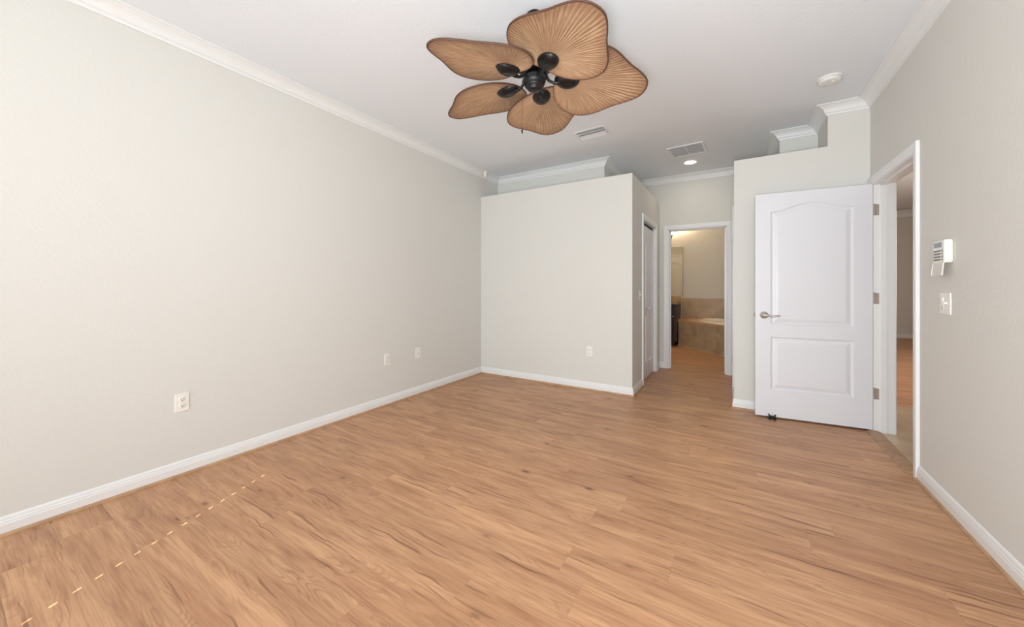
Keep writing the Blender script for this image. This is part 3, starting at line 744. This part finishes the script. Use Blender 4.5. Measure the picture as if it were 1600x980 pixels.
# ------------------------------------------------------------------ wall plates
def plate_base(name, loc, rz, label, cat, w_=.070, h_=.115, group=None):
    e = empty(name, loc, label, cat, rz, group)
    bm = new(); box(bm, -w_ / 2, w_ / 2, -.006, 0, -h_ / 2, h_ / 2); obj('cover_plate', bm, M['plastic'], e, bevel=.003)
    return e
def outlet(loc, rz, label, cols_=None):
    e = plate_base('wall_outlet', loc, rz, label, 'outlet')
    for sz in (-.0195, .0195):
        bm = new(); lathe(bm, [(.002, -.006), (.0165, -.006), (.0165, -.0085), (.015, -.0092), (.002, -.0092)], 28, (0, 0, sz), 'Y', sy=.86)
        f = obj('socket', bm, M['plastic'], e, True)
        bm = new(); box(bm, -.0075, -.0052, -.0098, -.0088, sz - .001, sz + .008); box(bm, .0052, .0075, -.0098, -.0088, sz, sz + .007)
        lathe(bm, [(.0005, -.0088), (.0028, -.0088), (.0028, -.0098), (.0005, -.0098)], 12, (0, 0, sz - .007), 'Y')
        sl = obj('slots', bm, M['dark'], f); sl['label'] = 'dark pin slots'
    bm = new(); lathe(bm, [(.0005, -.006), (.003, -.006), (.0025, -.0072), (.0005, -.0075)], 12, (0, 0, 0), 'Y'); obj('screw', bm, M['nickel'], e)
    return e
LW = -PI / 2 + PI   # plate facing +x : local -y -> +x
outlet((XL, .855, .462), PI / 2, 'white wall outlet nearest the camera on the left wall')
outlet((XL, 2.45, .462), PI / 2, 'white wall outlet midway along the left wall')
e = plate_base('jack_plate', (XL, 2.865, .462), PI / 2, 'small white wall plate on the left wall, the one nearest the corner', 'wall plate')
bm = new(); lathe(bm, [(.002, -.006), (.0075, -.006), (.0075, -.010), (.0045, -.010), (.0045, -.018), (.002, -.018)], 18, (0, 0, -.004), 'Y'); obj('cable_jack', bm, M['nickel'], e, True)
outlet((-1.44, YA, .447), 0, 'white wall outlet low on the closet wall')
def toggle(e, x=0):
    bm = new(); box(bm, x - .0055, x + .0055, -.0075, -.006, -.012, .012); obj('toggle_surround', bm, M['plastic_grey'], e)
    bm = new(); vs_ = box(bm, x - .004, x + .004, -.018, -.006, -.002, .008); obj('toggle', bm, M['plastic'], e, bevel=.001)
    for z_ in (-.030, .030):
        bm = new(); lathe(bm, [(.0005, -.006), (.003, -.006), (.0025, -.0072), (.0005, -.0075)], 12, (x, 0, z_), 'Y'); obj('screw', bm, M['nickel'], e)
e = plate_base('light_switch', (XA, 4.385, 1.10), PI / 2, 'white light switch on the hall side of the closet, before its doors', 'light switch'); toggle(e)
e = plate_base('light_switch', (XA, 5.585, 1.12), PI / 2, 'white light switch between the closet doors and the bathroom doorway', 'light switch'); toggle(e)
e = plate_base('light_switch', (XR, 2.893, 1.108), -PI / 2, 'two-gang white switch plate below the alarm keypad on the right wall', 'light switch', .116, .116)
toggle(e, .023)
bm = new(); box(bm, -.0395, -.0065, -.009, -.006, -.0335, .0335); obj('rocker_frame', bm, M['plastic_grey'], e, bevel=.001)
bm = new()
vs_ = [bm.verts.new(p) for p in ((-.037, -.0085, -.031), (-.009, -.0085, -.031), (-.009, -.0095, 0), (-.037, -.0095, 0), (-.009, -.013, .031), (-.037, -.013, .031), (-.037, -.008, .031), (-.009, -.008, .031), (-.037, -.008, -.031), (-.009, -.008, -.031))]
for f in ((0, 1, 2, 3), (3, 2, 4, 5), (5, 4, 7, 6), (0, 8, 9, 1), (6, 7, 9, 8), (0, 3, 5, 6, 8), (1, 9, 7, 4, 2)): bm.faces.new([vs_[i] for i in f])
obj('rocker', bm, M['plastic'], e)
# alarm keypad, flap hanging open
k = empty('alarm_keypad', (XR, 2.882, 1.388), 'white alarm keypad with grey display and open flap on the right wall', 'keypad', -PI / 2)
bm = new(); box(bm, -.066, .066, -.034, 0, -.062, .062); obj('body', bm, M['plastic'], k, bevel=.008)
bm = new(); box(bm, -.048, .040, -.0355, -.033, .022, .048); o = obj('display', bm, M['lcd'], k, bevel=.001); o['label'] = 'grey display window'
bm = new()
for r_ in range(4):
    for c_ in range(3): box(bm, -.046 + c_ * .026, -.026 + c_ * .026, -.0368, -.033, -.048 + r_ * .0155, -.040 + r_ * .0155)
    box(bm, .044, .053, -.0368, -.033, -.048 + r_ * .0155, -.040 + r_ * .0155)
o = obj('keys', bm, M['keys'], k, bevel=.0008); o['label'] = 'four rows of grey keys'
bm = new()   # hinged flap hanging below, tilted out, with a raised rim
box(bm, -.060, .060, -.003, 0, -.068, 0); box(bm, -.060, -.057, -.007, -.003, -.068, 0); box(bm, .057, .060, -.007, -.003, -.068, 0); box(bm, -.057, .057, -.007, -.003, -.068, -.065)
fl = obj('flap', bm, M['plastic_grey'], k, bevel=.0015); fl.location = (0, -.030, -.062); fl.rotation_euler = (math.radians(-5), 0, 0)
bm = new(); tube(bm, [(-.061, -.032, -.061), (.061, -.032, -.061)], .003, 10); obj('flap_hinge', bm, M['plastic'], k)
bm = new(); box(bm, -.045, .045, -.0345, -.0335, .053, .055); o = obj('light_strip', bm, M['plastic_grey'], k)
# black door stop under the open door
ds = empty('door_stop', (.284, 4.006, 0), 'black rubber door stop under the open door near its free edge', 'door stop', ang)
bm = new(); box(bm, -.026, -.008, -.022, .05, 0, .012); box(bm, .008, .026, -.022, .05, 0, .012); box(bm, -.030, .030, .012, .06, 0, .0135)
obj('feet', bm, M['black'], ds, bevel=.003)
bm = new()
for sx in (-1, 1):
    tube(bm, [(sx * .020, .002, .010), (sx * .018, .006, .026), (sx * .026, .008, .044)], [.008, .0075, .006], 10)
tube(bm, [(-.018, .006, .024), (.018, .006, .024)], .008, 10)
obj('clip', bm, M['black'], ds)
ds.location.y -= .0

# ------------------------------------------------------------------ bathroom
T = (-.977, 7.94)    # left front corner of the tub surround
tub = empty('bathtub', (T[0], YBATH, 0), 'cream corner bathtub set in a tiled surround, seen through the far doorway', 'bathtub')
def loc_(x, y): return (x - T[0], y - YBATH)
pp = [(T[0], YBATH - .002), T, (T[0] + 1.42, T[1] - 1.42), (XR - .005, T[1] - 1.42), (XR - .005, YBATH - .002)]
bm = new()
lo_ = [bm.verts.new((*loc_(*p), .001)) for p in pp]; hi_ = [bm.verts.new((*loc_(*p), .50)) for p in pp]
for i in range(5): bm.faces.new((lo_[i], lo_[(i + 1) % 5], hi_[(i + 1) % 5], hi_[i]))
bm.faces.new(lo_[::-1])
obj('tiled_surround', bm, M['tub_tile'], tub)
# deck with an oval hole
CXY = Vector((.02, 7.70)); Ax = Vector((1, -1)).normalized(); Ay = Vector((1, 1)).normalized(); AM, AN = .77, .46
def oval(f, n=64): return [CXY + Ax * (AM * f * math.cos(2 * PI * i / n)) + Ay * (AN * f * math.sin(2 * PI * i / n)) for i in range(n)]
bm = new()
ou = []; ctr = CXY
pq = [Vector(p) for p in pp]; pq[1] = pq[1] + Vector((-.0, -.0)); fr = Vector((-.012, -.012))
pq = [pq[0] + Vector((-.01, 0)), pq[1] + Vector((-.01, -.012)), pq[2] + Vector((0, -.017)), pq[3] + Vector((0, -.015)), pq[4]]
def hit(a):
    best = 9
    for i in range(5):
        p, q = pq[i] - ctr, pq[(i + 1) % 5] - ctr; den = a.x * (q.y - p.y) - a.y * (q.x - p.x)
        if abs(den) < 1e-9: continue
        t = (p.x * (q.y - p.y) - p.y * (q.x - p.x)) / den; s_ = (p.x * a.y - p.y * a.x) / den
        if t > 0 and -1e-6 <= s_ <= 1 + 1e-6: best = min(best, t)
    return ctr + a * best
NV = 64
inn = oval(.93, NV); ang_list = []
outp = [hit((p - ctr).normalized()) for p in inn]
# snap nearest outer samples to the true corners
for c_ in pq:
    j = min(range(NV), key=lambda i: (outp[i] - c_).length); outp[j] = c_
L = {}
for nm, pts_, z_ in (('o1', outp, .53), ('o0', outp, .500), ('i1', inn, .53), ('i0', inn, .500)):
    L[nm] = [bm.verts.new((*loc_(*p), z_)) for p in pts_]
for a, b in (('o1', 'i1'), ('i1', 'i0'), ('i0', 'o0'), ('o0', 'o1')):
    for i in range(NV): bm.faces.new((L[a][i], L[a][(i + 1) % NV], L[b][(i + 1) % NV], L[b][i]))
obj('tub_deck', bm, M['deck_tile'], tub)
bm = new(); rings = []
for f, z_ in ((1.02, .5305), (1.03, .545), (1.01, .558), (.97, .562), (.92, .558), (.88, .54), (.85, .48), (.80, .30), (.72, .16), (.55, .11), (.05, .10)):
    rings.append([bm.verts.new((*loc_(*p), z_)) for p in oval(f, NV)])
for a, b in zip(rings, rings[1:]):
    for i in range(NV): bm.faces.new((a[i], a[(i + 1) % NV], b[(i + 1) % NV], b[i]))
bm.faces.new(rings[-1]); obj('tub_basin', bm, M['porcelain'], tub, True)
bm = new(); run(bm, [(p[0] - T[0], p[1] - YBATH) for p in (pp[2], pp[1])][::-1], [(0, 0.001), (.010, 0.001), (.010, .016), (.003, .02), (0, .02)])
o = obj('tile_base_strip', bm, M['deck_tile'], tub)
bm = new(); box(bm, T[0], XR, YBATH - .012, YBATH - .001, .531, .955); struct('trim_21', bm, M['wall_tile'], 'tan tile band on the wall above the tub deck', 'wall tile')
# vanity
VX1 = -1.0
va = empty('vanity', (-1.6, YBATH, 0), 'dark wood vanity with granite top beside the tub', 'vanity')
bm = new(); box(bm, -.6, .612, -.55, -.003, .09, .84); box(bm, -.6, .56, -.49, -.003, 0.001, .09); obj('cabinet_body', bm, M['espresso'], va, bevel=.002)
for x0, x1 in ((-.58, -.20), (-.19, .19), (.20, .565)):
    bm = new(); box(bm, x0, x1, -.568, -.551, .12, .66); box(bm, x0 + .05, x1 - .05, -.573, -.568, .17, .61); dd = obj('cabinet_door', bm, M['espresso'], va, bevel=.003)
    bm = new(); lathe(bm, [(.004, -.573), (.004, -.585), (.012, -.59), (.010, -.598), (.002, -.6)], 16, (x1 - .03, 0, .60), 'Y'); kn = obj('knob', bm, M['nickel'], dd, True)
    bm = new(); box(bm, x0, x1, -.568, -.551, .68, .82); obj('drawer', bm, M['espresso'], va, bevel=.003)
bm = new(); box(bm, -.6, .615, -.58, -.003, .84, .885); box(bm, -.6, .615, -.025, -.003, .885, .985); obj('granite_top', bm, M['granite'], va, bevel=.004)
# mirror
mi = empty('wall_mirror', (-1.6, YBATH, 1.5), 'large frameless mirror above the vanity', 'mirror')
bm = new(); box(bm, -.6, .648, -.008, -.001, -.505, .545); o = obj('glass', bm, M['mirror'], mi)
bm = new(); box(bm, .648, .655, -.011, -.001, -.505, .545); obj('edge_strip', bm, M['hinge'], mi)
# vanity light with scroll arms and glass shades
vl = empty('vanity_light', (-1.50, YBATH, 2.28), 'black scroll-arm vanity light with glowing shades above the mirror', 'wall light')
bm = new(); box(bm, -.30, .30, -.022, -.001, -.055, -.025); obj('back_plate', bm, M['iron'], vl, bevel=.004)
for sx in (-.30, 0.02, .345):
    bm = new(); pts_ = []
    for q in range(17):
        a = -2.7 + q / 16 * 3.0; pts_.append((sx - .052 + .055 * math.cos(a), -.09, -.035 + .045 * math.sin(a)))
    pts_ = [(sx - .12, -.02, -.04), (sx - .115, -.06, -.05)] + pts_
    pts_.append((sx, -.09, -.01))
    tube(bm, pts_, .006, 10); ar = obj('scroll_arm', bm, M['iron'], vl, True)
    bm = new(); lathe(bm, [(.004, -.025), (.010, -.018), (.030, .010), (.030, .014), (.004, .014)], 20, (sx, -.09, 0)); obj('shade_cup', bm, M['iron'], ar, True)
    bm = new(); lathe(bm, [(.028, .016), (.040, .035), (.048, .065), (.058, .10), (.072, .13), (.070, .13), (.055, .10), (.045, .065), (.026, .018)], 28, (sx, -.09, 0)); obj('glass_shade', bm, M['shade'], ar, True)
    p_ = point('vanity_bulb', (0, 0, 0), 16, (1, .78, .52), .03); p_.parent = vl; p_.location = (sx, -.10, .17)
